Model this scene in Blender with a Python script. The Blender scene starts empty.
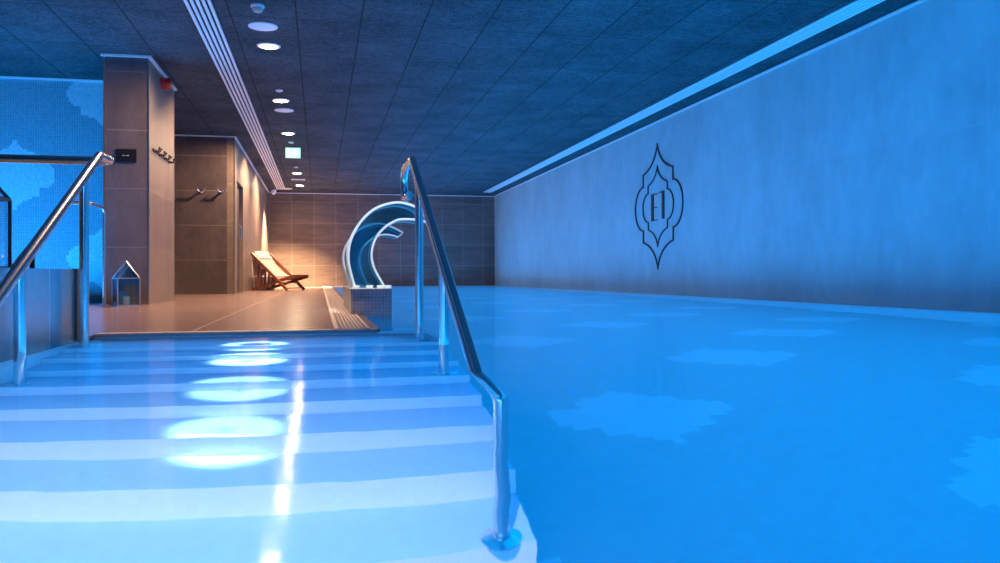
import bpy, bmesh, math, random
from mathutils import Vector, Matrix
R = random.Random(7)
S = bpy.context.scene
C = S.collection
PI = math.pi

# ------------------------------------------------------------------ measured room (metres, water level z = 0)
CZ = 2.612            # ceiling
XR = 4.976            # right wall
YB = 23.73            # back wall
XL, YF = -4.5, -4.0   # left wall, wall behind the camera
DECK = 0.012
POOLX = 0.30          # pool edge along the deck
STX = 0.565           # right end of the stairs
SXL = -1.10           # left end of the stairs / face of the ledge
SY = 4.50             # front edge of the deck
FLOOR = -1.43
LEDGE = 0.335

# ------------------------------------------------------------------ node helpers
def new_mat(name):
    m = bpy.data.materials.new(name); m.use_nodes = True
    nt = m.node_tree; nt.nodes.clear()
    out = nt.nodes.new('ShaderNodeOutputMaterial')
    return m, nt, out
def nd(nt, typ, **kw):
    n = nt.nodes.new(typ)
    for k, v in kw.items():
        if k in n.inputs.keys() if isinstance(k, str) else False: pass
        setattr(n, k, v)
    return n
def lk(nt, a, b): nt.links.new(a, b)
def val(nt, sock, v):
    if hasattr(v, 'is_linked') or hasattr(v, 'links'): lk(nt, v, sock)
    else: sock.default_value = v
def mth(nt, op, a, b=None, c=None):
    n = nt.nodes.new('ShaderNodeMath'); n.operation = op
    val(nt, n.inputs[0], a)
    if b is not None: val(nt, n.inputs[1], b)
    if c is not None: val(nt, n.inputs[2], c)
    return n.outputs[0]
def mixc(nt, f, a, b):
    n = nt.nodes.new('ShaderNodeMix'); n.data_type = 'RGBA'
    val(nt, n.inputs[0], f)
    val(nt, n.inputs[6], (*a, 1) if isinstance(a, tuple) else a)
    val(nt, n.inputs[7], (*b, 1) if isinstance(b, tuple) else b)
    return n.outputs[2]
def coords(nt):
    t = nt.nodes.new('ShaderNodeTexCoord'); s = nt.nodes.new('ShaderNodeSeparateXYZ')
    lk(nt, t.outputs['Object'], s.inputs[0])
    return t.outputs['Object'], s.outputs
def noise(nt, vec, scale, detail=4, rough=.55, stretch=None):
    if stretch:
        mp = nt.nodes.new('ShaderNodeMapping'); mp.inputs['Scale'].default_value = stretch
        lk(nt, vec, mp.inputs['Vector']); vec = mp.outputs[0]
    n = nt.nodes.new('ShaderNodeTexNoise'); lk(nt, vec, n.inputs['Vector'])
    n.inputs['Scale'].default_value = scale; n.inputs['Detail'].default_value = detail
    n.inputs['Roughness'].default_value = rough
    return n.outputs['Fac']
def line(nt, coord, period, offset, w):
    """1 on joints of width w at offset + k*period"""
    a = mth(nt, 'DIVIDE', mth(nt, 'SUBTRACT', coord, offset - period / 2), period)
    fr = mth(nt, 'FRACT', a)
    d = mth(nt, 'ABSOLUTE', mth(nt, 'SUBTRACT', fr, .5))
    return mth(nt, 'LESS_THAN', d, w / 2 / period)
def ramp(nt, f, lo, hi):
    n = nt.nodes.new('ShaderNodeMapRange'); val(nt, n.inputs[0], f)
    n.inputs[1].default_value = lo; n.inputs[2].default_value = hi
    return n.outputs[0]
def bsdf(nt, out, color, rough=.5, metal=0., spec=.5, bump=None, bstr=.1, bdist=.01, coat=0.):
    p = nt.nodes.new('ShaderNodeBsdfPrincipled')
    val(nt, p.inputs['Base Color'], (*color, 1) if isinstance(color, tuple) else color)
    val(nt, p.inputs['Roughness'], rough); val(nt, p.inputs['Metallic'], metal)
    val(nt, p.inputs['Specular IOR Level'], spec); val(nt, p.inputs['Coat Weight'], coat)
    if bump is not None:
        b = nt.nodes.new('ShaderNodeBump'); b.inputs['Strength'].default_value = bstr
        b.inputs['Distance'].default_value = bdist
        lk(nt, bump, b.inputs['Height']); lk(nt, b.outputs[0], p.inputs['Normal'])
    lk(nt, p.outputs[0], out.inputs[0])
    return p
def plain(name, color, rough=.5, metal=0., var=.12, scale=12, spec=.5, coat=0.):
    m, nt, out = new_mat(name)
    v, _ = coords(nt)
    n = noise(nt, v, scale, 3)
    c = mixc(nt, n, tuple(max(0, x * (1 - var)) for x in color), tuple(min(1, x * (1 + var)) for x in color))
    bsdf(nt, out, c, rough, metal, spec, coat=coat)
    return m
def emit(name, color, strength):
    m, nt, out = new_mat(name)
    e = nt.nodes.new('ShaderNodeEmission'); e.inputs[0].default_value = (*color, 1); e.inputs[1].default_value = strength
    lk(nt, e.outputs[0], out.inputs[0]); return m

def tile_mat(name, a, b, joint, axes, periods, offsets, w, rough=.4, stretch=(1, 1, 1), nscale=2.2, veins=0., spec=.5, jrough=.6, detail=6, tone=.24):
    """stone / porcelain tiles: axes e.g. 'XZ'"""
    m, nt, out = new_mat(name)
    v, xyz = coords(nt)
    n1 = noise(nt, v, nscale, detail, .62, stretch); n2 = noise(nt, v, nscale * 6, 4, .6, stretch)
    f = ramp(nt, mth(nt, 'ADD', mth(nt, 'MULTIPLY', n1, .7), mth(nt, 'MULTIPLY', n2, .3)), .33, .67)
    # tone per tile
    cell = []
    masks = []
    for ax, pr, of in zip(axes, periods, offsets):
        co = xyz['XYZ'.index(ax)]
        masks.append(line(nt, co, pr, of, w))
        cell.append(mth(nt, 'FLOOR', mth(nt, 'DIVIDE', mth(nt, 'SUBTRACT', co, of), pr)))
    cv = nt.nodes.new('ShaderNodeCombineXYZ'); lk(nt, cell[0], cv.inputs[0])
    if len(cell) > 1: lk(nt, cell[1], cv.inputs[1])
    wn = nt.nodes.new('ShaderNodeTexWhiteNoise'); lk(nt, cv.outputs[0], wn.inputs['Vector'])
    col = mixc(nt, f, a, b)
    if veins:
        n3 = noise(nt, v, nscale * .8, 8, .7)
        vn = mth(nt, 'LESS_THAN', mth(nt, 'ABSOLUTE', mth(nt, 'SUBTRACT', n3, .5)), .006)
        col = mixc(nt, mth(nt, 'MULTIPLY', vn, veins), col, tuple(min(1, x * 2.2) for x in b))
    hs = nt.nodes.new('ShaderNodeHueSaturation'); lk(nt, col, hs.inputs['Color'])
    lk(nt, mth(nt, 'ADD', mth(nt, 'MULTIPLY', wn.outputs['Value'], tone), 1 - tone / 2), hs.inputs['Value'])
    jm = masks[0] if len(masks) == 1 else mth(nt, 'MAXIMUM', masks[0], masks[1])
    col = mixc(nt, jm, hs.outputs[0], joint)
    bsdf(nt, out, col, mixr(nt, jm, rough, jrough), spec=spec, bump=f, bstr=.08, bdist=.01)
    return m
def mixr(nt, f, a, b):
    return mth(nt, 'ADD', mth(nt, 'MULTIPLY', f, b - a), a)

M = {}
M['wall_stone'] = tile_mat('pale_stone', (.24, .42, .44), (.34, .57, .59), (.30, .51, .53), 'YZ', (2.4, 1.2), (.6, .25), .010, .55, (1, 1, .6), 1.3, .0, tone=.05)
M['back_tile'] = tile_mat('dark_porcelain', (.095, .070, .060), (.190, .145, .125), (.27, .22, .20), 'XZ', (.6, .59), (-1.36, 0.0), .012, .42, (.35, 1, 2.2), 2.4)
M['column_tile'] = tile_mat('slate_porcelain_shaded', (.052, .044, .050), (.112, .092, .102), (.17, .15, .15), 'XZ', (1.2, .61), (-2.9, .0), .008, .42, (1, 1, .5), 2.0, .12)  # column front: same slate, darkened for the face that gets less light
M['column_side'] = tile_mat('slate_porcelain_lit', (.115, .088, .078), (.195, .152, .136), (.25, .20, .185), 'YZ', (1.2, .61), (-.1, .0), .008, .36, (1, 1, .5), 2.0, .12)  # lit copy of the slate, lighter and warmer where the downlights fall
M['block_front'] = tile_mat('slate_tile_front', (.045, .035, .040), (.105, .080, .088), (.17, .14, .14), 'XZ', (1.3, .57), (-1.37, .0), .010, .42, (1, 1, .6), 2.0, .0)
M['deck'] = tile_mat('brown_deck_tile', (.140, .092, .094), (.225, .152, .152), (.28, .22, .21), 'XY', (1.2, 2.4), (-.66, SY + .3), .007, .24, (.5, 3.5, 1), 2.4, 0, .6)
M['ledge'] = tile_mat('glossy_grey_tile', (.10, .19, .22), (.15, .26, .29), (.22, .33, .36), 'YZ', (.9, 2), (3.78, -1), .006, .20, (1, 1, 1), 1.6, 0, .6)
M['white_tile'] = tile_mat('white_pool_tile', (.80, .82, .84), (.82, .84, .86), (.79, .81, .83), 'XZ', (.03, .03), (0, .005), .003, .35, (1, 1, 1), 3, tone=.05)
M['white_tile_y'] = tile_mat('white_pool_tile_side', (.80, .82, .84), (.82, .84, .86), (.79, .81, .83), 'YZ', (.03, .03), (0, .005), .003, .35, (1, 1, 1), 3, tone=.05)
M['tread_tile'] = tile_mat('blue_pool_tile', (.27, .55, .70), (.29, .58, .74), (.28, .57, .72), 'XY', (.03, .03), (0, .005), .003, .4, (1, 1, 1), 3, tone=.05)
M['mosaic_dark'] = tile_mat('blue_glass_mosaic', (.12, .25, .30), (.18, .32, .37), (.26, .42, .46), 'XZ', (.026, .026), (XL, 0), .005, .25, (1, 1, 1), 30)
M['mosaic_light'] = tile_mat('pale_glass_mosaic', (.36, .52, .55), (.44, .60, .63), (.40, .54, .57), 'XZ', (.026, .026), (XL, 0), .004, .25, (1, 1, 1), 30)
M['floor_dark'] = tile_mat('blue_floor_mosaic', (.44, .48, .50), (.46, .50, .52), (.45, .49, .51), 'XY', (.05, .05), (0, 0), .004, .4, (1, 1, 1), 4, tone=.05)
M['floor_light'] = tile_mat('pale_floor_mosaic', (.56, .60, .62), (.58, .62, .64), (.56, .60, .62), 'XY', (.05, .05), (0, 0), .004, .4, (1, 1, 1), 4, tone=.05)
M['plinth'] = tile_mat('plinth_mosaic', (.22, .26, .30), (.34, .38, .42), (.50, .48, .48), 'XZ', (.026, .026), (.22, 0), .004, .3, (1, 1, 1), 20)
M['plinth_side'] = tile_mat('plinth_mosaic_side', (.22, .26, .30), (.34, .38, .42), (.50, .48, .48), 'YZ', (.026, .026), (.22, 0), .004, .3, (1, 1, 1), 20)

def ceiling_mat():
    m, nt, out = new_mat('dark_woodwool_panels')
    v, xyz = coords(nt)
    n1 = noise(nt, v, 22, 4, .85, (1, 2.4, 1)); n2 = noise(nt, v, 1.6, 4, .6); n3 = noise(nt, v, 70, 2, .7)
    f = ramp(nt, mth(nt, 'ADD', mth(nt, 'MULTIPLY', n1, .5), mth(nt, 'ADD', mth(nt, 'MULTIPLY', n2, .2), mth(nt, 'MULTIPLY', n3, .3))), .43, .58)
    col = mixc(nt, f, (.015, .020, .024), (.092, .110, .122))
    right = mth(nt, 'GREATER_THAN', xyz[0], -.95)
    lx = mth(nt, 'ADD', mth(nt, 'MULTIPLY', right, line(nt, xyz[0], .568, -.198, .016)),
             mth(nt, 'MULTIPLY', mth(nt, 'SUBTRACT', 1., right), line(nt, xyz[0], .593, -1.674, .016)))
    ly = line(nt, xyz[1], 1.26, 8.95, .012); ly2 = mth(nt, 'MULTIPLY', line(nt, xyz[1], 1.26, 9.58, .010), .45)
    j = mth(nt, 'MAXIMUM', mth(nt, 'MAXIMUM', lx, ly), ly2)
    col = mixc(nt, j, col, (.018, .018, .020))
    bsdf(nt, out, col, .85, spec=.25, bump=f, bstr=.5, bdist=.01)
    return m
M['ceiling'] = ceiling_mat()
def water_mat():
    m, nt, out = new_mat('pool_water')
    v, _ = coords(nt)
    n1 = noise(nt, v, 1.0, 2, .5, (1, 1.6, 1)); n2 = noise(nt, v, 5.0, 2, .5)
    h = mth(nt, 'ADD', mth(nt, 'MULTIPLY', n1, .8), mth(nt, 'MULTIPLY', n2, .2))
    b = nt.nodes.new('ShaderNodeBump'); b.inputs['Strength'].default_value = .42; b.inputs['Distance'].default_value = .012
    lk(nt, h, b.inputs['Height'])
    rf = nt.nodes.new('ShaderNodeBsdfRefraction'); rf.inputs['IOR'].default_value = 1.33; rf.inputs['Roughness'].default_value = 0.045
    rf.inputs[0].default_value = (.78, .97, 1, 1)
    gl = nt.nodes.new('ShaderNodeBsdfGlossy'); gl.inputs['Roughness'].default_value = .10
    fr = nt.nodes.new('ShaderNodeFresnel'); fr.inputs['IOR'].default_value = 1.33
    for n in (rf, gl): lk(nt, b.outputs[0], n.inputs['Normal'])
    mx = nt.nodes.new('ShaderNodeMixShader')
    lk(nt, mth(nt, 'MULTIPLY', fr.outputs[0], .45), mx.inputs[0]); lk(nt, rf.outputs[0], mx.inputs[1]); lk(nt, gl.outputs[0], mx.inputs[2])
    lk(nt, mx.outputs[0], out.inputs[0])
    return m
M['water'] = water_mat()
def clear_mat(name, tint, fac=.12, rough=.03):
    m, nt, out = new_mat(name)
    t = nt.nodes.new('ShaderNodeBsdfTransparent'); t.inputs[0].default_value = (*tint, 1)
    g = nt.nodes.new('ShaderNodeBsdfGlossy'); g.inputs['Roughness'].default_value = rough
    fr = nt.nodes.new('ShaderNodeFresnel'); fr.inputs['IOR'].default_value = 1.45
    mx = nt.nodes.new('ShaderNodeMixShader'); lk(nt, mth(nt, 'ADD', mth(nt, 'MULTIPLY', fr.outputs[0], .7 if fac else .3), fac), mx.inputs[0])
    lk(nt, t.outputs[0], mx.inputs[1]); lk(nt, g.outputs[0], mx.inputs[2]); lk(nt, mx.outputs[0], out.inputs[0])
    return m
M['acrylic'] = clear_mat('clear_teal_acrylic', (.62, .90, .97), .05, .12)
M['glass'] = clear_mat('lantern_glass', (.95, .97, .98), .0)
M['glass_reflect'] = clear_mat('lantern_glass_reflect_tint', (.62, .80, .92), .10)  # blue tint puts reflected pool light into the panes
def edge_mat():
    m, nt, out = new_mat('white_acrylic_edge')  # near-white colour imitates light glowing along the clear edges
    d = nt.nodes.new('ShaderNodeBsdfDiffuse'); d.inputs[0].default_value = (.92, .95, .96, 1)
    t = nt.nodes.new('ShaderNodeBsdfTranslucent'); t.inputs[0].default_value = (.92, .95, .96, 1)
    g = nt.nodes.new('ShaderNodeBsdfGlossy'); g.inputs['Roughness'].default_value = .12
    a = nt.nodes.new('ShaderNodeMixShader'); a.inputs[0].default_value = .35
    b = nt.nodes.new('ShaderNodeMixShader'); b.inputs[0].default_value = .30
    lk(nt, d.outputs[0], a.inputs[1]); lk(nt, t.outputs[0], a.inputs[2]); lk(nt, a.outputs[0], b.inputs[1]); lk(nt, g.outputs[0], b.inputs[2])
    lk(nt, b.outputs[0], out.inputs[0]); return m
M['acrylic_edge'] = edge_mat()
M['steel'] = plain('polished_steel', (.72, .73, .74), .22, 1.0, .04)
M['steel_dull'] = plain('brushed_steel', (.62, .62, .63), .3, 1.0, .06)
M['white_metal'] = plain('white_painted_metal', (.80, .80, .80), .4, 0, .03)
M['black_metal'] = plain('black_metal', (.02, .02, .022), .4, 0, .1)
M['dark_slot'] = plain('dark_slot', (.012, .012, .014), .8, 0, .1)
M['trim_white'] = plain('pale_trim', (.72, .72, .72), .5, 0, .04)
M['wood'] = plain('reddish_teak', (.19, .060, .030), .42, 0, .3, 18)
M['canvas'] = plain('cream_canvas', (.50, .40, .36), .9, 0, .06, 20)
M['towel'] = plain('pale_towel', (.55, .46, .44), .95, 0, .08, 40)
M['basket'] = plain('pale_box', (.50, .38, .33), .7, 0, .12, 20)
M['plinth_slab'] = plain('pale_grey_slab', (.40, .42, .44), .4, 0, .05)
M['nosing'] = plain('pale_nosing', (.50, .42, .41), .35, 0, .05)
M['coping'] = plain('brown_coping', (.16, .12, .105), .3, 0, .1)
M['red'] = plain('red_plastic', (.50, .015, .02), .3, 0, .08)
M['black_plate'] = plain('black_plate', (.008, .009, .012), .3, 0, .1)
M['emblem'] = plain('dark_blue_metal', (.012, .014, .020), .5, 0, .1)
M['grate'] = plain('pale_plastic_grate', (.52, .43, .40), .5, 0, .05)
M['white_plastic'] = plain('white_plastic', (.78, .78, .78), .45, 0, .03)
M['door'] = plain('dark_door', (.030, .025, .028), .5, 0, .15)
M['lens'] = emit('warm_lamp_lens', (1.0, .74, .46), 230)
M['lamp_halo'] = emit('warm_lamp_halo', (1.0, .52, .20), 1.5)  # glowing ring imitates the warm bloom around each lamp
M['exit'] = emit('green_exit_panel', (.30, .95, .50), 2.6)
M['exit_white'] = emit('white_exit_mark', (.95, 1, .9), 5)
M['candle'] = plain('candle_wax', (.75, .70, .62), .6, 0, .05)

# ------------------------------------------------------------------ geometry helpers
def mesh_obj(name, bm, mats, parent=None, smooth=False, loc=(0, 0, 0)):
    me = bpy.data.meshes.new(name)
    bmesh.ops.recalc_face_normals(bm, faces=bm.faces)
    bm.to_mesh(me); bm.free()
    for m in (mats if isinstance(mats, (list, tuple)) else [mats]): me.materials.append(m)
    if smooth:
        for p in me.polygons: p.use_smooth = True
        try: me.set_sharp_from_angle(angle=math.radians(40))
        except Exception: pass
    o = bpy.data.objects.new(name, me); C.objects.link(o)
    if parent is not None: o.parent = parent
    o.location = loc
    return o
def box(bm, a, b, mi=0, bev=0.):
    a, b = Vector(a), Vector(b)
    vs = [bm.verts.new((x, y, z)) for x in (a.x, b.x) for y in (a.y, b.y) for z in (a.z, b.z)]
    fs = []
    for f in ((0, 1, 3, 2), (4, 6, 7, 5), (0, 4, 5, 1), (2, 3, 7, 6), (0, 2, 6, 4), (1, 5, 7, 3)):
        fc = bm.faces.new([vs[i] for i in f]); fc.material_index = mi; fs.append(fc)
    if bev:
        es = list({e for f in fs for e in f.edges})
        bmesh.ops.bevel(bm, geom=es, offset=bev, segments=2, affect='EDGES', profile=.6)
    return fs
def bar(bm, p, q, w, t, up=(0, 0, 1)):
    """rectangular bar from p to q, w across, t along up"""
    p, q = Vector(p), Vector(q); d = (q - p).normalized(); u = Vector(up)
    s = d.cross(u)
    if s.length < 1e-5: s = d.cross(Vector((1, 0, 0)))
    s.normalize(); n = s.cross(d).normalized()
    vs = []
    for c in (p, q):
        for i, j in ((-1, -1), (1, -1), (1, 1), (-1, 1)):
            vs.append(bm.verts.new(c + s * (w / 2 * i) + n * (t / 2 * j)))
    for f in ((0, 1, 2, 3), (7, 6, 5, 4), (0, 4, 5, 1), (1, 5, 6, 2), (2, 6, 7, 3), (3, 7, 4, 0)):
        bm.faces.new([vs[i] for i in f])
def quad(bm, pts, mi=0):
    f = bm.faces.new([bm.verts.new(p) for p in pts]); f.material_index = mi; return f
def rounded(pts, r, n=7):
    pts = [Vector(p) for p in pts]; out = [pts[0]]
    for a, b, c in zip(pts, pts[1:], pts[2:]):
        u, v = (a - b), (c - b); ang = u.angle(v); 
        if ang > PI - .01: out.append(b); continue
        d = min(r / math.tan(ang / 2), u.length * .49, v.length * .49); rr = d * math.tan(ang / 2)
        u.normalize(); v.normalize(); p, q = b + u * d, b + v * d
        cen = b + (u + v).normalized() * (rr / math.sin(ang / 2))
        a0, a1 = p - cen, q - cen; tot = a0.angle(a1); ax = a0.cross(a1).normalized()
        for i in range(n + 1): out.append(cen + Matrix.Rotation(tot * i / n, 3, ax) @ a0)
    out.append(pts[-1]); return out
def tube(bm, pts, r, seg=16, cap=True):
    pts = [Vector(p) for p in pts]; rings = []; prev = None
    for i, p in enumerate(pts):
        t = (pts[min(i + 1, len(pts) - 1)] - pts[max(i - 1, 0)]).normalized()
        if prev is None:
            n = t.cross(Vector((0, 0, 1)));
            if n.length < .05: n = t.cross(Vector((1, 0, 0)))
            n.normalize()
        else:
            n = (prev - t * prev.dot(t)).normalized()
        prev = n; b = t.cross(n)
        rr = r[i] if isinstance(r, (list, tuple)) else r
        rings.append([bm.verts.new(p + (n * math.cos(k * 2 * PI / seg) + b * math.sin(k * 2 * PI / seg)) * rr) for k in range(seg)])
    for a, b in zip(rings, rings[1:]):
        for k in range(seg): bm.faces.new([a[k], a[(k + 1) % seg], b[(k + 1) % seg], b[k]])
    if cap: bm.faces.new(rings[0][::-1]); bm.faces.new(rings[-1])
def lathe(bm, prof, seg=32, cen=(0, 0, 0), axis='Z'):
    cen = Vector(cen); rings = []
    for r, z in prof:
        ring = []
        for k in range(seg):
            a = 2 * PI * k / seg; x, y = max(r, 1e-4) * math.cos(a), max(r, 1e-4) * math.sin(a)
            p = Vector((x, y, z)) if axis == 'Z' else Vector((z, x, y)) if axis == 'X' else Vector((x, z, y))
            ring.append(bm.verts.new(cen + p))
        rings.append(ring)
    for a, b in zip(rings, rings[1:]):
        for k in range(seg): bm.faces.new([a[k], a[(k + 1) % seg], b[(k + 1) % seg], b[k]])
    bm.faces.new(rings[0][::-1]); bm.faces.new(rings[-1])
B = bmesh.new
def tag(o, label, cat, group=None, kind=None):
    o['label'] = label; o['category'] = cat
    if group: o['group'] = group
    if kind: o['kind'] = kind
    return o
def thing(name, label, cat, loc=(0, 0, 0), rz=0., group=None):
    o = bpy.data.objects.new(name, None); C.objects.link(o); o.empty_display_size = .05
    o.location = loc; o.rotation_euler = (0, 0, rz)
    return tag(o, label, cat, group)
def struct(name, bm, mats, label=None, cat=None, smooth=False):
    o = mesh_obj(name, bm, mats, None, smooth); o['kind'] = 'structure'
    o['label'] = label or name.replace('_', ' '); o['category'] = cat or name.split('_')[0]
    return o
def dup(root, loc, rz=0., label=None, group=None):
    r = root.copy(); C.objects.link(r); r.location = loc; r.rotation_euler = (0, 0, rz)
    if label: r['label'] = label
    if group: r['group'] = group
    for ch in list(root.children):
        c = ch.copy(); C.objects.link(c); c.parent = r
        for g in list(ch.children):
            d = g.copy(); C.objects.link(d); d.parent = c
    return r

# ------------------------------------------------------------------ ornament outline (ogee quatrefoil), unit half-size
def bez(p, n):
    out = []
    for i in range(n):
        t = i / n; k = len(p) - 1
        out.append(tuple(sum(math.comb(k, j) * (1 - t) ** (k - j) * t ** j * p[j][a] for j in range(k + 1)) for a in (0, 1)))
    return out
def ornament(n=10):
    q = bez([(0, 1), (.12, .66), (.63, .57)], n) + [(.63, .57)] + bez([(.63, .37), (.84, .365), (1, .2), (1, 0)], n)
    lower = [(x, -y) for x, y in q[::-1]]
    right = q + [(1, 0)] + lower
    left = [(-x, y) for x, y in right[::-1]]
    return right + left[1:-1]
OUT = ornament()
def inside(u, v, poly=OUT):
    c = False; j = len(poly) - 1
    for i in range(len(poly)):
        a, b = poly[i], poly[j]
        if (a[1] > v) != (b[1] > v) and u < (b[0] - a[0]) * (v - a[1]) / (b[1] - a[1]) + a[0]: c = not c
        j = i
    return c
def mosaic(bm, u0, u1, v0, v1, cell, fn, to3):
    nv = round((v1 - v0) / cell); nu = round((u1 - u0) / cell)
    for j in range(nv):
        va, vb = v0 + j * cell, min(v1, v0 + (j + 1) * cell)
        if j == nv - 1: vb = v1
        i = 0
        while i < nu:
            s = fn(u0 + (i + .5) * cell, (va + vb) / 2); k = i
            while k < nu and fn(u0 + (k + .5) * cell, (va + vb) / 2) == s: k += 1
            ua, ub = u0 + i * cell, (u1 if k == nu else u0 + k * cell)
            quad(bm, [to3(ua, va), to3(ub, va), to3(ub, vb), to3(ua, vb)], 1 if s else 0)
            i = k

# ================================================================== THE SETTING
b = B(); box(b, (XL - .1, YF - .1, CZ), (XR + .1, YB + .1, CZ + .1))
struct('ceiling', b, M['ceiling'], 'dark acoustic panel ceiling with a grid of joints', 'ceiling')
b = B(); box(b, (XR, YF, FLOOR), (XR + .12, YB, CZ))
wr = struct('wall_right', b, M['wall_stone'], 'long pale stone wall beside the pool', 'wall')
b = B(); box(b, (XL, YB, FLOOR), (XR, YB + .12, CZ))
struct('wall_back', b, M['back_tile'], 'dark tiled wall at the far end of the pool', 'wall')
b = B(); box(b, (XL - .12, YF, FLOOR), (XL, YB, CZ))
struct('wall_left', b, M['block_front'], 'outer wall on the left', 'wall')
b = B(); box(b, (XL, YF - .12, FLOOR), (XR, YF, CZ))
struct('wall_front', b, M['back_tile'], 'wall at the near end of the hall', 'wall')

# mosaic wall with staggered ornaments
MY = 10.55
def wall_orn(x, z):
    for cx, cz in ((-3.432, 1.482), (-2.457, 2.444), (-2.457, .52), (-4.407, 2.444), (-4.407, .52)):
        if inside((x - cx) / .425, (z - cz) / .425): return True
    return False
b = B(); mosaic(b, XL, -2.181, DECK, CZ, .026, wall_orn, lambda u, v: (u, MY, v))
box(b, (XL, MY + .002, DECK), (-2.181, MY + .12, CZ))
struct('wall_mosaic', b, [M['mosaic_dark'], M['mosaic_light']], 'blue mosaic wall with pale ornaments left of the column', 'wall')
# column
b = B(); f = box(b, (-2.181, 9.286, DECK), (-1.749, 10.827, CZ))
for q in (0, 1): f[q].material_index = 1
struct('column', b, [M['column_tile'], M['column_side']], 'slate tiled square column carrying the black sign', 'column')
# room block with a doorway
BX, BY = -1.371, 14.33
D0, D1, DH = 14.74, 15.87, 1.93
b = B()
box(b, (XL, BY, DECK), (BX - .12, BY + .12, CZ))
struct('wall_block', b, M['block_front'], 'slate tiled wall with two hooks behind the column', 'wall')
b = B()
box(b, (BX - .12, BY, DECK), (BX, D0, CZ)); box(b, (BX - .12, D1, DECK), (BX, YB, CZ)); box(b, (BX - .12, D0, DH), (BX, D1, CZ))
struct('wall_doorway', b, M['column_side'], 'tiled side wall with a dark doorway', 'wall')
b = B(); box(b, (BX - .11, D0, DECK), (BX - .07, D1, DH))
d1 = struct('door_1', b, M['door'], 'dark door set back in the side wall', 'door')
b = B(); tube(b, rounded([(BX - .07, D1 - .14, 1.0), (BX - .025, D1 - .14, 1.0), (BX - .025, D1 - .14, 1.22), (BX - .07, D1 - .14, 1.22)], .02), .011, 10)
mesh_obj('door_handle', b, M['steel'], d1, True)
# deck
b = B()
box(b, (XL, SY, FLOOR), (POOLX, YB, DECK)); box(b, (XL, 4.25, FLOOR), (SXL, SY, DECK))
struct('floor', b, M['deck'], 'brown tiled pool deck', 'floor')
b = B(); box(b, (SXL, SY - .018, -.012), (POOLX, SY + .075, DECK + .004)); struct('trim_9', b, M['nosing'], 'pale nosing along the front edge of the deck over the stairs', 'trim')
b = B(); box(b, (POOLX - .035, SY, -.012), (POOLX + .012, YB, DECK + .003))
struct('trim_1', b, M['coping'], 'pale edging along the pool deck', 'trim')
# ledge at the left
b = B(); box(b, (XL, YF, 0.0), (SXL, 4.25, LEDGE))
struct('trim_ledge', b, M['ledge'], 'low glossy tiled ledge wall left of the stairs', 'ledge')
b = B(); box(b, (SXL - .01, 4.14, DECK), (SXL + .012, 4.262, LEDGE + .004))
struct('trim_2', b, plain('dark_corner', (.07, .05, .05), .35), 'dark corner strip at the end of the ledge', 'trim')
b = B(); box(b, (XL, YF, FLOOR), (SXL, 4.25, 0.0)); box(b, (SXL - .2, 4.25, FLOOR), (SXL + .0, SY, -.001))
struct('wall_stairwell', b, M['white_tile_y'], 'white tiled pool wall under the ledge', 'wall')
# stairs
NS, RISE, RUN, Y0, Z0 = 8, .16, .25, 3.92, -.15
b = B()
quad(b, [(SXL, SY, Z0), (STX, SY, Z0), (STX, SY, -.0), (SXL, SY, -.0)][0:0] or [(SXL, SY - .001, Z0), (POOLX, SY - .001, Z0), (POOLX, SY - .001, -.01), (SXL, SY - .001, -.01)], 1)
ya = SY
prof = [(SY, Z0)]
for k in range(NS):
    y = Y0 - RUN * k; zt = Z0 - RISE * k; zb = zt - RISE
    quad(b, [(SXL, ya, zt), (STX, ya, zt), (STX, y, zt), (SXL, y, zt)], 0)
    quad(b, [(SXL, y, zt), (STX, y, zt), (STX, y, zb), (SXL, y, zb)], 1)
    prof += [(y, zt), (y, zb)]; ya = y
prof += [(SY, FLOOR)]
fs = b.faces.new([b.verts.new((STX, y, z)) for y, z in prof]); fs.material_index = 2
quad(b, [(POOLX, SY, FLOOR), (STX, SY, FLOOR), (STX, SY, Z0), (POOLX, SY, Z0)], 1)
me = bpy.data.meshes.new('stairs'); b.to_mesh(me); b.free()
for m in (M['tread_tile'], M['white_tile'], M['white_tile_y']): me.materials.append(m)
st = bpy.data.objects.new('stairs', me); C.objects.link(st); st['kind'] = 'structure'
st['label'] = 'broad white tiled stairs going down under the water'; st['category'] = 'stairs'
# pool basin
def floor_orn(x, y):
    for i in range(-4, 14):
        for j in range(-6, 14):
            cx, cy = 1.27 + .96 * i, 3.18 + 1.05 * j
            if (i + j) % 2: continue
            if abs(x - cx) < .4 and abs(y - cy) < .4 and inside((x - cx) / .385, (y - cy) / .385): return True
    return False
b = B(); mosaic(b, SXL, XR, YF, YB, .05, floor_orn, lambda u, v: (u, v, FLOOR))
struct('floor_pool', b, [M['floor_dark'], M['floor_light']], 'pool floor mosaic with pale ornaments under the water', 'floor')
b = B()
quad(b, [(XR - .004, YF, FLOOR), (XR - .004, YB, FLOOR), (XR - .004, YB, .004), (XR - .004, YF, .004)])
quad(b, [(POOLX + .001, SY, FLOOR), (POOLX + .001, YB, FLOOR), (POOLX + .001, YB, -.012), (POOLX + .001, SY, -.012)])
quad(b, [(POOLX, YB - .004, FLOOR), (XR, YB - .004, FLOOR), (XR, YB - .004, .004), (POOLX, YB - .004, .004)])
quad(b, [(SXL, YF + .004, FLOOR), (XR, YF + .004, FLOOR), (XR, YF + .004, .0), (SXL, YF + .004, .0)])
struct('wall_basin', b, M['white_tile_y'], 'white tiled walls of the pool basin', 'wall')
b = B()
vs = [b.verts.new(p) for p in ((SXL, YF, 0), (POOLX, YF, 0), (XR, YF, 0), (XR, SY, 0), (XR, YB, 0), (POOLX, YB, 0), (POOLX, SY, 0), (SXL, SY, 0))]
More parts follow.
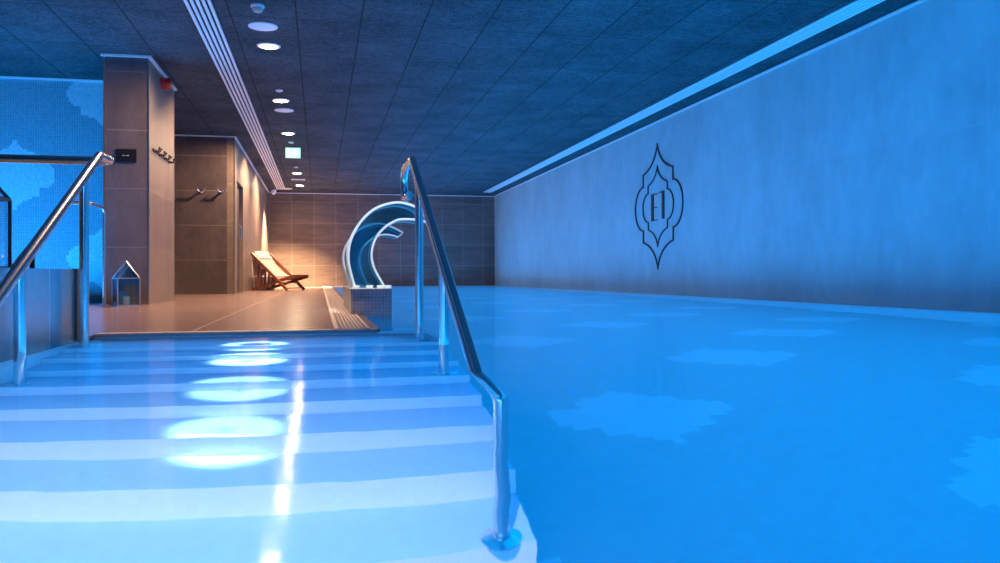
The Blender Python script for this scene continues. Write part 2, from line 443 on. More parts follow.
b.faces.new([vs[0], vs[1], vs[6], vs[7]]); b.faces.new([vs[1], vs[2], vs[3], vs[6]]); b.faces.new([vs[6], vs[3], vs[4], vs[5]])
me = bpy.data.meshes.new('water'); b.to_mesh(me); b.free(); me.materials.append(M['water'])
for p in me.polygons: p.use_smooth = True
wa = bpy.data.objects.new('water', me); C.objects.link(wa); wa['kind'] = 'structure'
wa['label'] = 'calm blue water filling the pool and covering the stairs'; wa['category'] = 'water'
# thin pale ceiling trims
def trim(n, a, c, label):
    b = B(); box(b, a, c); return struct('trim_%d' % n, b, M['trim_white'], label, 'trim')
t = .022
trim(3, (XR - t, YF, CZ - t), (XR, YB, CZ), 'pale strip where the stone wall meets the ceiling')
trim(4, (BX, YB - t, CZ - t), (XR - t, YB, CZ), 'pale strip along the top of the far wall')
trim(5, (XL, MY - t, CZ - t), (-2.21, MY, CZ), 'pale strip along the top of the mosaic wall')
b = B(); box(b, (-2.211, 9.256, CZ - .022), (-1.719, 9.286, CZ)); box(b, (-1.749, 9.286, CZ - .022), (-1.719, 10.857, CZ))
struct('trim_6', b, M['trim_white'], 'pale strip around the top of the column', 'trim')
b = B(); box(b, (XL, BY - .025, CZ - .02), (BX, BY, CZ)); box(b, (BX, BY - .025, CZ - .02), (BX + .025, YB - t, CZ))
struct('trim_7', b, M['trim_white'], 'pale strip along the top of the side room walls', 'trim')
b = B()
for (x, y) in ((-1.749, 9.286), (-2.181, 9.286)): box(b, (x - .006, y - .005, DECK), (x + .006, y + .006, CZ - .022))
box(b, (-1.755, 10.82, DECK), (-1.743, 10.832, CZ - .022))
box(b, (BX - .006, BY - .005, DECK), (BX + .006, BY + .006, CZ - .02))
struct('trim_8', b, M['steel_dull'], 'thin metal corner beads on the tiled corners', 'trim')

# ================================================================== LINEAR DIFFUSERS
def diffuser(x0, x1, y1, label):
    t = thing('linear_diffuser', label, 'air diffuser', (x0, 0, CZ))
    w = x1 - x0
    b = B(); box(b, (0, YF + .1, -.006), (w, y1, -.002)); mesh_obj('slot_backing', b, M['dark_slot'], t)
    b = B(); box(b, (0, y1 - .03, -.016), (w, y1, -.001)); mesh_obj('end_cap', b, M['white_metal'], t)
    b = B(); box(b, (0, YF + .1, -.016), (w, YF + .13, -.001)); mesh_obj('end_cap', b, M['white_metal'], t)
    n = 5; bw = .026; g = (w - n * bw) / (n - 1)
    for i in range(n):
        b = B(); x = i * (bw + g); box(b, (x, YF + .13, -.018), (x + bw, y1 - .03, -.001)); mesh_obj('blade', b, M['white_metal'], t)
    return t
diffuser(-1.102, -.885, 22.70, 'long white slot diffuser in the ceiling beside the row of downlights')
diffuser(4.427, 4.642, 22.59, 'long slot diffuser in the ceiling along the pale stone wall')

# ================================================================== DOWNLIGHTS AND CEILING DEVICES
LX = -.495
DY = [8.62, 11.26, 13.83, 16.40, 19.15, 21.70]
names = {8.62: 'downlight nearest the large round speaker, biggest lit lamp of the ceiling row',
         11.26: 'lit downlight just before the second round speaker in the ceiling row',
         13.83: 'third lit downlight of the row, just before the hanging green exit sign',
         16.40: 'lit downlight right behind the green exit sign',
         19.15: 'lit downlight beyond the exit sign, before the white ceiling grille',
         21.70: 'farthest lit downlight of the row, closest to the back wall'}
def beam(loc, e, size, blend, col=(1.0, .60, .32), soft=.06, rot=(0, 0, 0), caust=False):
    L = bpy.data.lights.new('spot_beam', 'SPOT'); L.energy = e; L.color = col
    L.spot_size = math.radians(size); L.spot_blend = blend; L.shadow_soft_size = soft
    lo = bpy.data.objects.new('spot_beam', L); C.objects.link(lo); lo.location = loc; lo.rotation_euler = rot
    L.cycles.is_caustics_light = caust
    return lo
proto = None
for y in DY:
    if proto is None:
        proto = thing('downlight', names[y], 'downlight', (LX, y, CZ), 0, 'round ceiling downlights in a row')
        b = B(); lathe(b, [(.100, -.002), (.116, -.002), (.115, -.010), (.110, -.012), (.104, -.010)], 36); mesh_obj('trim_ring', b, M['white_metal'], proto, True)
        b = B(); lathe(b, [(.082, -.006), (.082, -.015), (.05, -.018), (.001, -.0185)], 36); mesh_obj('lens', b, M['lens'], proto, True)
        b = B(); lathe(b, [(.083, -.004), (.104, -.004), (.104, -.012), (.083, -.0145)], 36); mesh_obj('halo_ring', b, M['lamp_halo'], proto, True)
    else:
        dup(proto, (LX, y, CZ), 0, names[y])
for y, e in zip([5.97] + DY[:-1], (520, 620, 740, 850, 900, 1100)): beam((LX, y, CZ - .03), e, 124, .6, rot=(0, math.radians(31), 0))
beam((LX, DY[-1], CZ - .03), 6800, 100, .7, rot=(math.radians(8), math.radians(8), 0))
def disc_dev(name, label, cat, loc, prof, parts, group=None):
    t = thing(name, label, cat, loc, 0, group)
    for pn, pr, m in parts:
        b = B(); lathe(b, pr, 36); mesh_obj(pn, b, m, t, True)
    return t
sp = disc_dev('ceiling_speaker', 'large round white ceiling speaker in front of the nearest downlight', 'speaker', (-.508, 7.96, CZ), None,
    [('rim', [(.122, -.001), (.133, -.001), (.132, -.009), (.124, -.011)], M['white_metal']), ('grille', [(.123, -.003), (.123, -.010), (.06, -.0112), (.001, -.0112)], M['white_plastic'])], 'round ceiling speakers')
dup(sp, (-.482, 11.93, CZ), 0, 'round white ceiling speaker just behind the second downlight')
disc_dev('smoke_detector', 'small domed smoke detector on the ceiling, nearest device above the big speaker', 'smoke detector', (-.512, 7.34, CZ), None,
    [('base', [(.055, 0), (.058, -.004), (.058, -.022), (.052, -.026)], M['white_plastic']), ('dome', [(.048, -.026), (.046, -.045), (.034, -.062), (.001, -.066)], M['canvas'])])
sn = disc_dev('ceiling_sensor', 'tiny white ceiling sensor just in front of the second downlight', 'sensor', (-.49, 10.66, CZ), None,
    [('body', [(.046, 0), (.046, -.014), (.03, -.022), (.001, -.023)], M['white_plastic'])], 'tiny ceiling sensors')
dup(sn, (-.481, 14.75, CZ), 0, 'tiny white ceiling sensor just in front of the exit sign')
dup(sn, (-.489, 18.1, CZ), 0, 'tiny white ceiling sensor between the exit sign and the farthest downlights')
t = thing('ceiling_grille', 'flat white rectangular grille between the two farthest downlights', 'grille', (-.50, 20.4, CZ))
b = B(); box(b, (-.16, -.10, -.012), (.16, -.07, -.001)); box(b, (-.16, .07, -.012), (.16, .10, -.001)); box(b, (-.16, -.07, -.012), (-.13, .07, -.001)); box(b, (.13, -.07, -.012), (.16, .07, -.001))
mesh_obj('frame', b, M['white_metal'], t)
b = B()
for i in range(5): box(b, (-.13, -.06 + i * .027, -.010), (.13, -.045 + i * .027, -.003))
mesh_obj('slats', b, M['white_metal'], t)
t = thing('ceiling_access_cover', 'flat round white cover on the ceiling at the far wall', 'cover', (-.86, 22.6, CZ))
b = B(); lathe(b, [(.15, -.001), (.16, -.001), (.155, -.012), (.13, -.014)], 32); mesh_obj('ring', b, M['white_metal'], t, True)
b = B(); lathe(b, [(.13, -.003), (.13, -.012), (.001, -.013)], 32); mesh_obj('disc', b, M['white_plastic'], t, True)
# camera dome at the end of the block wall
t = thing('security_camera', 'small white dome camera under the ceiling at the far wall corner', 'camera', (-1.20, 22.9, CZ))
b = B(); lathe(b, [(.07, 0), (.075, -.01), (.075, -.06), (.066, -.07)], 24); mesh_obj('housing', b, M['white_plastic'], t, True)
b = B(); lathe(b, [(.062, -.07), (.058, -.10), (.040, -.13), (.001, -.145)], 24); mesh_obj('dome', b, M['white_plastic'], t, True)
# exit sign
t = thing('exit_sign', 'glowing green and white emergency exit sign hanging from the ceiling', 'sign', (-.455, 15.0, CZ))
b = B(); box(b, (-.13, -.018, -.245), (.13, .018, -.055), 0, .006); mesh_obj('housing', b, M['white_plastic'], t)
b = B(); box(b, (-.122, -.022, -.238), (.122, -.0185, -.070)); mesh_obj('lit_panel', b, M['exit'], t)
b = B()
bar(b, (.02, -.024, -.095), (.02, -.024, -.115), .018, .003, (0, 1, 0)); bar(b, (.02, -.024, -.118), (-.01, -.024, -.165), .020, .003, (0, 1, 0))
bar(b, (-.01, -.024, -.165), (.03, -.024, -.185), .014, .003, (0, 1, 0)); bar(b, (.03, -.024, -.185), (.03, -.024, -.22), .012, .003, (0, 1, 0))
bar(b, (-.01, -.024, -.165), (-.045, -.024, -.205), .014, .003, (0, 1, 0)); bar(b, (.015, -.024, -.125), (.05, -.024, -.145), .010, .003, (0, 1, 0))
box(b, (-.105, -.0245, -.225), (-.06, -.0225, -.09))
mesh_obj('pictogram', b, M['exit_white'], t)
b = B(); tube(b, [(-.08, 0, -.055), (-.08, 0, 0)], .006, 8); mesh_obj('hanger', b, M['steel'], t)
b = B(); tube(b, [(.08, 0, -.055), (.08, 0, 0)], .006, 8); mesh_obj('hanger', b, M['steel'], t)

# ================================================================== WALL EMBLEM (logo) on the right wall
EY, EZ, EU, EV = 11.735, 1.33, .895, .928
t = thing('wall_emblem', 'dark outlined ogee emblem with the letters EI on the pale stone wall', 'emblem', (XR, EY, EZ))
def ring(poly, w, x0, x1):
    b = B(); n = len(poly); inn, outr = [], []
    P = [Vector((p[0], p[1])) for p in poly]
    def off(i, s):
        a, c, d = P[i - 1], P[i], P[(i + 1) % n]
        e1, e2 = (c - a).normalized(), (d - c).normalized()
        n1, n2 = Vector((e1.y, -e1.x)), Vector((e2.y, -e2.x)); m = (n1 + n2)
        if m.length < .05: m = n1
        m.normalize(); return c + m * (s / max(.45, m.dot(n1)))
    A = [off(i, w / 2) for i in range(n)]; D = [off(i, -w / 2) for i in range(n)]
    v = [[b.verts.new((x, -q.x, q.y)) for q in L] for x in (x0, x1) for L in (A, D)]
    for i in range(n):
        k = (i + 1) % n
        b.faces.new([v[0][i], v[0][k], v[1][k], v[1][i]]); b.faces.new([v[2][i], v[3][i], v[3][k], v[2][k]])
        b.faces.new([v[0][i], v[2][i], v[2][k], v[0][k]]); b.faces.new([v[1][i], v[1][k], v[3][k], v[3][i]])
    return b
def dedup(p): 
    o = []
    for q in p:
        if not o or abs(q[0] - o[-1][0]) + abs(q[1] - o[-1][1]) > 1e-5: o.append(q)
    return o
mesh_obj('outer_outline', ring(dedup([(u * EU, v * EV) for u, v in ornament(12)]), .024, -.016, -.001), M['emblem'], t)
mesh_obj('inner_outline', ring(dedup([(u * EU * .645, v * EV * .645) for u, v in ornament(12)]), .016, -.016, -.001), M['emblem'], t)
def strokes(name, rects):
    b = B()
    for u0, u1, v0, v1 in rects: box(b, (-.016, -u1 * EU, v0 * EV), (-.001, -u0 * EU, v1 * EV))
    mesh_obj(name, b, M['emblem'], t)
strokes('letter_e', [(-.26, -.175, -.23, .215), (-.175, -.01, .195, .207), (-.175, -.03, -.02, -.008), (-.175, -.01, -.224, -.212)])
strokes('letter_i', [(.19, .275, -.215, .225), (.09, .19, .210, .222)])

# ================================================================== SIGN, SIREN, HOOKS ON THE COLUMN
t = thing('wall_sign', 'small black sign plate on the front of the slate column', 'sign', (-1.968, 9.286, 1.562))
b = B(); box(b, (-.100, -.012, -.068), (.100, -.001, .068), 0, .002); mesh_obj('plate', b, M['black_plate'], t)
b = B(); x = -.036
for wd in (4, 3):
    for k in range(wd):
        box(b, (x, -.0135, -.004), (x + .002, -.0121, .004)); box(b, (x + .002, -.0135, .002), (x + .006, -.0121, .004))
        if k % 2: box(b, (x + .002, -.0135, -.004), (x + .006, -.0121, -.002))
        x += .0085
    x += .010
mesh_obj('lettering', b, M['white_plastic'], t)
t = thing('alarm_siren', 'red alarm siren high on the side of the slate column', 'alarm', (-1.749, 10.02, 2.49))
b = B(); lathe(b, [(.075, .001), (.075, .025), (.070, .03)], 28, axis='X'); mesh_obj('base', b, M['red'], t, True)
b = B(); lathe(b, [(.066, .03), (.066, .085), (.058, .105), (.04, .112), (.001, .113)], 28, axis='X'); mesh_obj('sounder', b, M['red'], t, True)
def hook_parts(t, y, z, size=1.):
    """double robe hook on a wall facing +X"""
    s = size
    b = B(); lathe(b, [(.022 * s, .0), (.022 * s, .008), (.012 * s, .012), (.010 * s, .03 * s)], 14, (0, y, z), 'X')
    h = mesh_obj('hook', b, M['black_metal'], t, True)
    for dy in (-1, 1):
        b = B(); tube(b, rounded([(.028 * s, y, z), (.055 * s, y + dy * .03 * s, z - .02 * s), (.07 * s, y + dy * .055 * s, z + .018 * s)], .03 * s, 5), .0075 * s, 8)
        lathe(b, [(.002, -.012 * s), (.011 * s, -.006 * s), (.012 * s, .003 * s), (.004, .012 * s)], 10, (.07 * s, y + dy * .055 * s, z + .022 * s))
        mesh_obj('prong', b, M['black_metal'], h, True)
t = thing('hook_rack', 'row of four double coat hooks on a bar along the side of the slate column', 'hook rack', (-1.749, 10.02, 1.665))
b = B(); tube(b, [(.014, -.56, 0), (.014, .56, 0)], .008, 10); box(b, (.001, -.53, -.012), (.01, -.50, .012)); box(b, (.001, .50, -.012), (.01, .53, .012))
mesh_obj('mounting_bar', b, M['black_metal'], t)
for y in (-.45, -.15, .15, .45): hook_parts(t, y, 0, .95)
def wall_hook(x, label):
    t = thing('wall_hook', label, 'hook', (x, BY, 1.695), -PI / 2, 'chrome robe hooks on the slate wall')
    b = B(); lathe(b, [(.028, .001), (.028, .010), (.016, .015), (.013, .045)], 16, (0, 0, 0), 'X'); mesh_obj('base', b, M['steel'], t, True)
    for dy in (-1, 1):
        b = B(); tube(b, rounded([(.04, 0, 0), (.07, dy * .03, -.015), (.085, dy * .06, .03)], .03, 5), .010, 8)
        lathe(b, [(.004, -.016), (.016, -.008), (.017, .004), (.005, .016)], 12, (.085, dy * .06, .036)); mesh_obj('prong', b, M['steel'], t, True)
wall_hook(-1.889, 'chrome double hook on the slate wall, the one closer to the column')
wall_hook(-1.569, 'chrome double hook on the slate wall, the one closer to the doorway')

# ================================================================== HANDRAILS
RR = .0215
def rail_z(y): return .91 - .4995 * (4.382 - y)
def post(t, ox, y, ztop, zbase):
    b = B(); tube(b, [(ox, y, zbase), (ox, y, ztop)], RR * .95, 18); p = mesh_obj('post', b, M['steel'], t, True)
    b = B(); lathe(b, [(.058, .0), (.058, .006), (.05, .011), (RR + .004, .014), (RR + .001, .03)], 24, (ox, y, zbase)); mesh_obj('flange', b, M['steel'], p, True)
def foot(t, ox, y, zbase):
    b = B(); lathe(b, [(.058, .0), (.058, .006), (.05, .011), (RR + .004, .014), (RR + .001, .03)], 24, (ox, y, zbase)); mesh_obj('flange', b, M['steel'], t, True)
HX = .476
t = thing('handrail', 'polished steel stair handrail at the open pool side, ending in a hooked top', 'handrail', (HX, 4.07, Z0))
def loc_pts(pts, o): return [Vector(p) - Vector(o) for p in pts]
o = (HX, 4.07, Z0)
zf = Z0 - RISE * 7 - .0
b = B(); tube(b, loc_pts(rounded([(HX, 2.20, zf), (HX, 2.20, rail_z(2.20)), (HX, 4.382, .91), (HX, 4.80, .91), (HX, 4.80, .736), (HX, 4.49, .736)], .085, 9), o), RR, 20)
rl = mesh_obj('rail', b, M['steel'], t, True); foot(t, 0, 2.20 - 4.07, zf - Z0)
for y, zb in ((4.07, Z0), (3.245, Z0 - RISE * 3)): post(t, 0, y - 4.07, rail_z(y) - Z0, zb - Z0)
HL = -1.04
t = thing('handrail', 'polished steel stair handrail beside the ledge, its top turning into a level bar', 'handrail', (HL, 4.07, Z0))
o = (HL, 4.07, Z0)
b = B(); tube(b, loc_pts(rounded([(HL, 2.20, zf), (HL, 2.20, rail_z(2.20) - .01), (HL, 4.33, .885), (HL, 4.58, .893), (-2.45, 4.56, .893), (-2.45, 4.56, DECK)], .05, 8), o), RR, 20)
mesh_obj('rail', b, M['steel'], t, True); foot(t, 0, 2.20 - 4.07, zf - Z0); foot(t, -2.45 - HL, 4.56 - 4.07, DECK - Z0)
for y, zb in ((4.07, Z0), (3.245, Z0 - RISE * 3)): post(t, 0, y - 4.07, rail_z(y) - .018 - Z0, zb - Z0)
# slim rail standing on the ledge behind the left handrail
t = thing('ledge_rail', 'slim steel rail rising from the ledge beside the dark framed lantern', 'rail', (-1.285, 3.97, LEDGE))
b = B(); tube(b, rounded([(0, -.035, 0), (0, -.035, .012), (0, .72, .365), (0, .80, .365)], .02, 5), .011, 12); mesh_obj('rail', b, M['steel'], t, True)
b = B(); tube(b, [(0, .20, 0), (0, .20, .118)], .011, 12); mesh_obj('post', b, M['black_metal'], t, True)
# thin guard rail by the column
t = thing('guard_rail', 'thin steel guard rail with a bent corner in front of the slate column', 'rail', (-2.15, 9.15, DECK))
b = B(); tube(b, rounded([(0, 0, 0), (0, 0, .99), (.03, -.68, .985), (-.15, -.71, .985)], .05, 7), .017, 14); mesh_obj('rail', b, M['steel'], t, True)
b = B(); lathe(b, [(.045, 0), (.045, .008), (.02, .012), (.018, .03)], 20); mesh_obj('flange', b, M['steel'], t, True)

# ================================================================== LANTERNS
def lantern(loc, rz, w, hw, hr, label, fm, th, gm):
    t = thing('lantern', label, 'lantern', loc, rz, 'house shaped glass lanterns')
    a = w / 2; b = B(); cs = [(-a, -a), (a, -a), (a, a), (-a, a)]
    for i in range(4):
        p, q = cs[i], cs[(i + 1) % 4]
        bar(b, (*p, 0), (*p, hw), th, th, (1, 0, 0)); bar(b, (*p, th / 2), (*q, th / 2), th, th); bar(b, (*p, hw), (*q, hw), th, th)
        bar(b, (*p, hw), (0, 0, hw + hr), th, th)
    mesh_obj('frame', b, fm, t)
    b = B(); box(b, (-a + .004, -a + .004, .002), (a - .004, a - .004, .012)); mesh_obj('base', b, fm, t)
    for i in range(4):
        p, q = cs[i], cs[(i + 1) % 4]; k = .97
        b = B(); n = Vector(((p[0] + q[0]), (p[1] + q[1]), 0)).normalized() * .0015
        lo = [Vector((p[0] * k, p[1] * k, .012)), Vector((q[0] * k, q[1] * k, .012)), Vector((q[0] * k, q[1] * k, hw)), Vector((p[0] * k, p[1] * k, hw))]
        v0 = [b.verts.new(x) for x in lo]; v1 = [b.verts.new(x - n * 2) for x in lo]
        b.faces.new(v0); b.faces.new(v1[::-1])
        for j in range(4): b.faces.new([v0[j], v1[j], v1[(j + 1) % 4], v0[(j + 1) % 4]])
        mesh_obj('glass_pane', b, gm, t)
        b = B(); tri = [Vector((p[0] * k, p[1] * k, hw + .004)), Vector((q[0] * k, q[1] * k, hw + .004)), Vector((0, 0, hw + hr - .006))]
        v0 = [b.verts.new(x) for x in tri]; v1 = [b.verts.new(x - n * 2 - Vector((0, 0, .002))) for x in tri]
        b.faces.new(v0); b.faces.new(v1[::-1])
        for j in range(3): b.faces.new([v0[j], v1[j], v1[(j + 1) % 3], v0[(j + 1) % 3]])
        mesh_obj('roof_pane', b, gm, t)
    b = B(); lathe(b, [(w * .15, .012), (w * .15, .09), (w * .13, .095), (.004, .092)], 20); mesh_obj('candle', b, M['candle'], t, True)
    return t
lantern((-1.872, 8.82, DECK), .45, .205, .275, .165, 'small glass house lantern on the deck at the foot of the slate column', M['steel_dull'], .010, M['glass_reflect'])
lantern((-1.428, 3.86, LEDGE), 0, .23, .30, .17, 'tall dark framed house lantern standing on the ledge', M['black_metal'], .012, M['glass'])

# ================================================================== FLOOR GRATING
t = thing('drain_grating', 'pale slotted overflow grating along the deck edge by the pool', 'grating', (.085, 0, DECK))
b = B(); box(b, (0, SY + .04, .0005), (.175, YB - .05, .002)); mesh_obj('channel', b, M['dark_slot'], t)
b = B(); box(b, (-.012, SY + .04, .0), (.012, YB - .05, .007)); box(b, (.163, SY + .04, 0), (.180, YB - .05, .007)); mesh_obj('frame', b, M['grate'], t)
b = B()
for i in range(6): box(b, (.030 + i * .022, SY + .04, .001), (.040 + i * .022, YB - .05, .006))
y = SY + .05
while y < YB - .1:
    box(b, (.012, y, .001), (.163, y + .022, .0065)); y += .055
s = mesh_obj('slats', b, M['grate'], t)

# ================================================================== FOUNTAIN PLINTH AND WATER SPOUTS
PX0, PX1, PY0, PY1, PZ = .222, .522, 6.20, 8.10, .198
t = thing('fountain_plinth', 'mosaic tiled plinth at the pool edge under the two clear spouts', 'plinth', (PX0, PY0, FLOOR))
b = B(); f = box(b, (POOLX + .012 - PX0, 0, 0), (PX1 - PX0, PY1 - PY0, PZ - FLOOR)); 
f2 = box(b, (0, 0, DECK + .008 - FLOOR), (POOLX + .012 - PX0, PY1 - PY0, PZ - FLOOR))
for q in (f, f2):
    for i in (0, 1): q[i].material_index = 1
mesh_obj('body', b, [M['plinth'], M['plinth_side']], t)
b = B(); box(b, (-.008, -.008, PZ - FLOOR), (PX1 - PX0 + .008, PY1 - PY0 + .008, PZ + .008 - FLOOR), 0, .002); mesh_obj('top_slab', b, M['plinth_slab'], t)
def catmull(p, n=6):
    p = [Vector((a, c)) for a, c in p]; p = [2 * p[0] - p[1]] + p + [2 * p[-1] - p[-2]]; out = []
    for i in range(1, len(p) - 2):
        for k in range(n):
            u = k / n; a, b_, c, d = p[i - 1], p[i], p[i + 1], p[i + 2]
            out.append(.5 * ((2 * b_) + (c - a) * u + (2 * a - 5 * b_ + 4 * c - d) * u * u + (3 * b_ - a - 3 * c + d) * u ** 3))
    out.append(p[-2]); return out
def strip(b, path, th, y0, y1):
    n = len(path); A, D = [], []
    for i in range(n):
        tg = (path[min(n - 1, i + 1)] - path[max(0, i - 1)]).normalized(); nn = Vector((-tg.y, tg.x)) * th / 2
        A.append(path[i] + nn); D.append(path[i] - nn)
    v = [[b.verts.new((q.x, y, q.y)) for q in L] for y in (y0, y1) for L in (A, D)]
    for i in range(n - 1):
        k = i + 1
        b.faces.new([v[0][i], v[0][k], v[1][k], v[1][i]]); b.faces.new([v[2][i], v[3][i], v[3][k], v[2][k]])
        b.faces.new([v[0][i], v[2][i], v[2][k], v[0][k]]); b.faces.new([v[1][i], v[1][k], v[3][k], v[3][i]])
    for i in (0, n - 1): b.faces.new([v[0][i], v[1][i], v[3][i], v[2][i]])
def spout(label, yn, wd, outer, inner, et):
    x0 = outer[0][0]; z0 = PZ + .008
    t = thing('water_spout', label, 'fountain spout', (x0, yn, z0), 0, 'clear curved water spouts on the plinth')
    zo = [(x - x0, z - z0 if i else .004) for i, (x, z) in enumerate(outer)]; zi = [(x - x0, z - z0 if i else .004) for i, (x, z) in enumerate(inner)]
    O, I = catmull(zo), catmull(zi)
    b = B(); strip(b, O, .006, .012, wd - .012); mesh_obj('outer_sheet', b, M['acrylic'], t, True)
    b = B(); strip(b, I, .006, .012, wd - .012); mesh_obj('inner_sheet', b, M['acrylic'], t, True)
    for y0 in (.0, wd - .012):
        b = B(); strip(b, O, et, y0, y0 + .012); mesh_obj('outer_edge', b, M['acrylic_edge'], t, True)
        b = B(); strip(b, I, et * .9, y0, y0 + .012); mesh_obj('inner_edge', b, M['acrylic_edge'], t, True)
        # clear side plate between the two edges
        b = B(); n = max(len(O), len(I)) - 1; ra, rb = [], []
        for i in range(n + 1):
            a_ = O[min(len(O) - 1, round(i * (len(O) - 1) / n))]; c_ = I[min(len(I) - 1, round(i * (len(I) - 1) / n))]
            ra.append([b.verts.new((q.x, y0 + .003, q.y)) for q in (a_, c_)]); rb.append([b.verts.new((q.x, y0 + .009, q.y)) for q in (a_, c_)])
        for i in range(n):
            b.faces.new([ra[i][0], ra[i][1], ra[i + 1][1], ra[i + 1][0]]); b.faces.new([rb[i][0], rb[i + 1][0], rb[i + 1][1], rb[i][1]])
        mesh_obj('side_plate', b, M['acrylic'], t)
    b = B(); strip(b, [O[-1], (O[-1] + I[-1]) / 2 + Vector((.004, 0)), I[-1]], .010, .0, wd); mesh_obj('outlet_lip', b, M['acrylic_edge'], t)
    w = zi[0][0]
    for fx in (-.02, w * .36, w * .72, w * .98):
        b = B(); box(b, (fx, -.022, .0), (fx + .052, .03, .022), 0, .006); mesh_obj('foot_block', b, M['acrylic_edge'], t, True)
    return t
A = [(.264, .22), (.23, .331), (.215, .423), (.219, .516), (.242, .6), (.296, .701), (.372, .787), (.464, .842), (.596, .871), (.713, .845), (.775, .799), (.822, .745)]
Bi = [(.493, .22), (.432, .315), (.402, .385), (.39, .462), (.402, .539), (.433, .609), (.495, .679), (.557, .719), (.611, .739), (.705, .740), (.767, .733), (.818, .721)]
spout('large clear curved water spout arching over the pool, nearest on the plinth', 6.48, .34, A, Bi, .018)
A2 = [(.255, .22), (.214, .334), (.194, .435), (.206, .527), (.248, .611), (.306, .679), (.39, .726), (.49, .744), (.583, .723), (.693, .669)]
B2 = [(.405, .22), (.355, .308), (.33, .393), (.33, .468), (.356, .536), (.406, .595), (.465, .633), (.532, .651), (.591, .647), (.65, .63)]
spout('smaller lower clear curved water spout behind the large one on the plinth', 7.10, .34, A2, B2, .015)

# ================================================================== DECK CHAIR
t = thing('deck_chair', 'reddish wooden slatted deck chair with cream sling by the side wall', 'deck chair', (-.82, 17.3, DECK), math.radians(-36)); t.scale = (.94, .94, .94)
W = .29
def jn(p, q, w=.05, th=.028, name='rail', par=None, mat='wood'):
    b = B(); bar(b, p, q, th, w); return mesh_obj(name, b, M[mat], par or t)
TOP, BOT = (-.47, .79), (.46, .025)
for s in (-1, 1):
    jn((TOP[0], s * W, TOP[1]), (BOT[0], s * W, BOT[1]), .06, .035, 'side_rail')
    jn((-.50, s * (W - .045), .025), (.60, s * (W - .045), .30), .055, .030, 'seat_rail')
    jn((-.27, s * (W - .02), .66), (-.33, s * (W - .02), .06), .045, .028, 'back_leg')
b = B(); tube(b, [(TOP[0] + .01, -W, TOP[1]), (TOP[0] + .01, W, TOP[1])], .018, 10); mesh_obj('top_bar', b, M['wood'], t, True)
for u, z in ((.42, .06), (.30, .17)):
    b = B(); bar(b, (u, -W, z), (u, W, z), .055, .022); mesh_obj('cross_bar', b, M['wood'], t)
b = B(); bar(b, (-.50, -W + .045, .03), (-.50, W - .045, .03), .045, .025); mesh_obj('cross_bar', b, M['wood'], t)
for i in range(5):
    u = .22 + i * .085; z = .025 + (u + .52) * (.275 / 1.10) + .028
    b = B(); bar(b, (u, -W + .03, z), (u, W - .03, z), .07, .016, (-.24, 0, 1)); mesh_obj('seat_slat', b, M['wood'], t)
for i in range(4):
    y = -W + .11 + i * .125
    b = B(); bar(b, (-.29, y, .40), (-.32, y, .07), .045, .016, (1, 0, 0)); mesh_obj('back_slat', b, M['wood'], t)
b = B(); bar(b, (-.285, -W, .43), (-.285, W, .43), .03, .04); mesh_obj('cross_bar', b, M['wood'], t)
def cloth(path, w, th, name, mat, par, wav=.0):
    b = B(); n = 8; top, bt = [], []
    for i, (u, z) in enumerate(path):
        r0, r1 = [], []
        for k in range(n + 1):
            y = -w + 2 * w * k / n; dz = wav * math.sin(k * 1.7 + i * .9)
            r0.append(b.verts.new((u + dz, y, z + dz * .5))); r1.append(b.verts.new((u + dz - th * .5, y, z + dz * .5 - th)))
        top.append(r0); bt.append(r1)
    for i in range(len(path) - 1):
        for k in range(n):
            b.faces.new([top[i][k], top[i][k + 1], top[i + 1][k + 1], top[i + 1][k]]); b.faces.new([bt[i][k], bt[i + 1][k], bt[i + 1][k + 1], bt[i][k + 1]])
        for k in (0, n): b.faces.new([top[i][k], top[i + 1][k], bt[i + 1][k], bt[i][k]])
    for i in (0, len(path) - 1):
        for k in range(n): b.faces.new([top[i][k], bt[i][k], bt[i][k + 1], top[i][k + 1]])
    return mesh_obj(name, b, M[mat], par, True)
sl = catmull([(-.46, .815), (-.34, .68), (-.20, .52), (-.05, .40), (.10, .325), (.24, .315)], 4)
cloth([(q.x, q.y) for q in sl], W - .05, .012, 'sling', 'canvas', t)
tw = thing('towel', 'pale towel hung over the top of the deck chair', 'towel', (-.82, 17.3, DECK), math.radians(-36)); tw.scale = (.94, .94, .94)
pt = catmull([(-.33, .700), (-.40, .775), (-.455, .838), (-.485, .838), (-.505, .78), (-.510, .55), (-.505, .33)], 4)
cloth([(q.x, q.y) for q in pt], W - .07, .010, 'cloth', 'towel', tw, .006)
t = thing('towel_box', 'pale brown open box on the floor between deck chair and side wall', 'box', (-1.14, 18.2, DECK))
b = B()
box(b, (-.20, -.20, 0), (.20, .20, .02)); box(b, (-.20, -.20, .02), (-.18, .20, .26)); box(b, (.18, -.20, .02), (.20, .20, .26)); box(b, (-.18, -.20, .02), (.18, -.18, .26)); box(b, (-.18, .18, .02), (.18, .20, .26))
mesh_obj('body', b, M['basket'], t)
b = B()
for a_, c_ in (((-.21, -.21, .26), (.21, -.175, .28)), ((-.21, .175, .26), (.21, .21, .28)), ((-.21, -.175, .26), (-.175, .175, .28)), ((.175, -.175, .26), (.21, .175, .28))): box(b, a_, c_)
mesh_obj('rim', b, M['basket'], t)

# ================================================================== LIGHT
BLUE = (0.0, .315, 1.0)
def area(name, loc, rot, sx, sy, e, col=BLUE, spread=180, caust=False):
    L = bpy.data.lights.new(name, 'AREA'); L.shape = 'RECTANGLE'; L.size = sx; L.size_y = sy; L.energy = e; L.color = col
    L.spread = math.radians(spread)
    o = bpy.data.objects.new(name, L); C.objects.link(o); o.location = loc; o.rotation_euler = rot
    return o
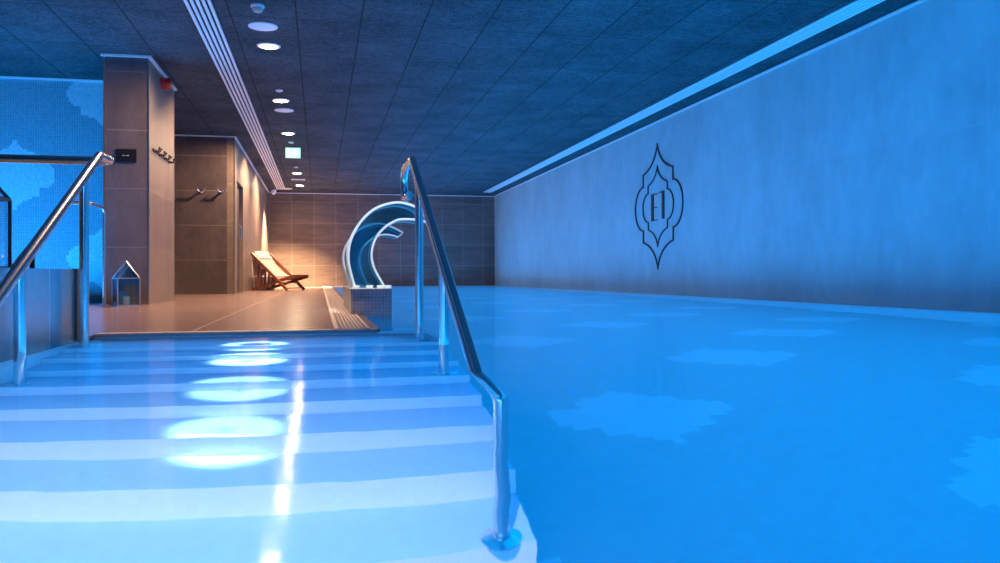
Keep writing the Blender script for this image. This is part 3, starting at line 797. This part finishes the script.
# unseen narrow spots added to emulate bright patches on the stairs
for y in (2.75, 3.15, 3.6, 4.0): beam((-.29, y, CZ - .02), 8500, 6.6, .8, (1, .66, .56), .03, caust=True)
beam((-.5, -.3, CZ - .02), 3000, 58, .9, (1, .50, .36), .06, (math.radians(24), 0, 0), True)  # added unseen wash, tilted forward to whiten the steps
# unseen panels standing in for the underwater pool lamps
area('pool_lamp', (2.75, 10.0, -.06), (0, 0, 0), 4.2, 26, 620)
area('stair_fill', (-.3, 1.0, -.85), (PI / 2, 0, 0), 1.5, .9, 17, (.10, .36, 1))  # added panel facing the risers to brighten them
area('stair_fill', (-.3, 2.6, -.03), (0, 0, 0), 1.5, 3.4, 17, (0, .35, 1))  # added panel just below the surface, lighting the treads
# unseen spot added in front to brighten the spout edges
beam((.52, 4.9, CZ - .02), 650, 24, .7, (.86, .95, 1.0), .05, (math.radians(40), 0, 0))
# unseen fills added above the water to boost the blue pool glow
area('pool_glow_fill', (3.0, 10.9, .03), (PI, 0, 0), 3.0, 24.4, 770, spread=170)
area('mosaic_wall_fill', (-3.45, 8.9, .05), (PI, 0, 0), 1.9, 2.6, 210, spread=175)  # placed in front of the mosaic wall to brighten it
area('pool_glow_fill', (-.2, 1.4, .03), (PI, 0, 0), 1.6, 5, 170, spread=170)

W_ = bpy.data.worlds.new('dark'); S.world = W_; W_.use_nodes = True
W_.node_tree.nodes['Background'].inputs[0].default_value = (.0, .01, .03, 1); W_.node_tree.nodes['Background'].inputs[1].default_value = .2
# refracted light from the added stair spots reaches the stairs
wa.cycles.is_caustics_caster = True
st.cycles.is_caustics_receiver = True

# ================================================================== CAMERA
cd = bpy.data.cameras.new('camera'); cam = bpy.data.objects.new('camera', cd); C.objects.link(cam); S.camera = cam
cd.sensor_width = 36; cd.lens = 832.35 * 36 / 1000; cd.shift_y = (270.0 - 281.5) / 1000; cd.clip_start = .02
yaw, pitch, roll = .2131, .0065, -.0041
cam.matrix_world = Matrix.Translation((0, 0, .30)) @ Matrix.Rotation(-yaw, 4, 'Z') @ Matrix.Rotation(PI / 2 + pitch, 4, 'X') @ Matrix.Rotation(roll, 4, 'Z')

S.view_settings.view_transform = 'Standard'; S.view_settings.look = 'None'; S.view_settings.gamma = 1; S.view_settings.exposure = 0
S.view_settings.use_curve_mapping = False
cy = S.cycles
cy.use_denoising = True; cy.max_bounces = 12; cy.transparent_max_bounces = 24; cy.transmission_bounces = 10; cy.glossy_bounces = 6; cy.diffuse_bounces = 4
cy.caustics_refractive = True; cy.caustics_reflective = True; cy.sample_clamp_indirect = 8
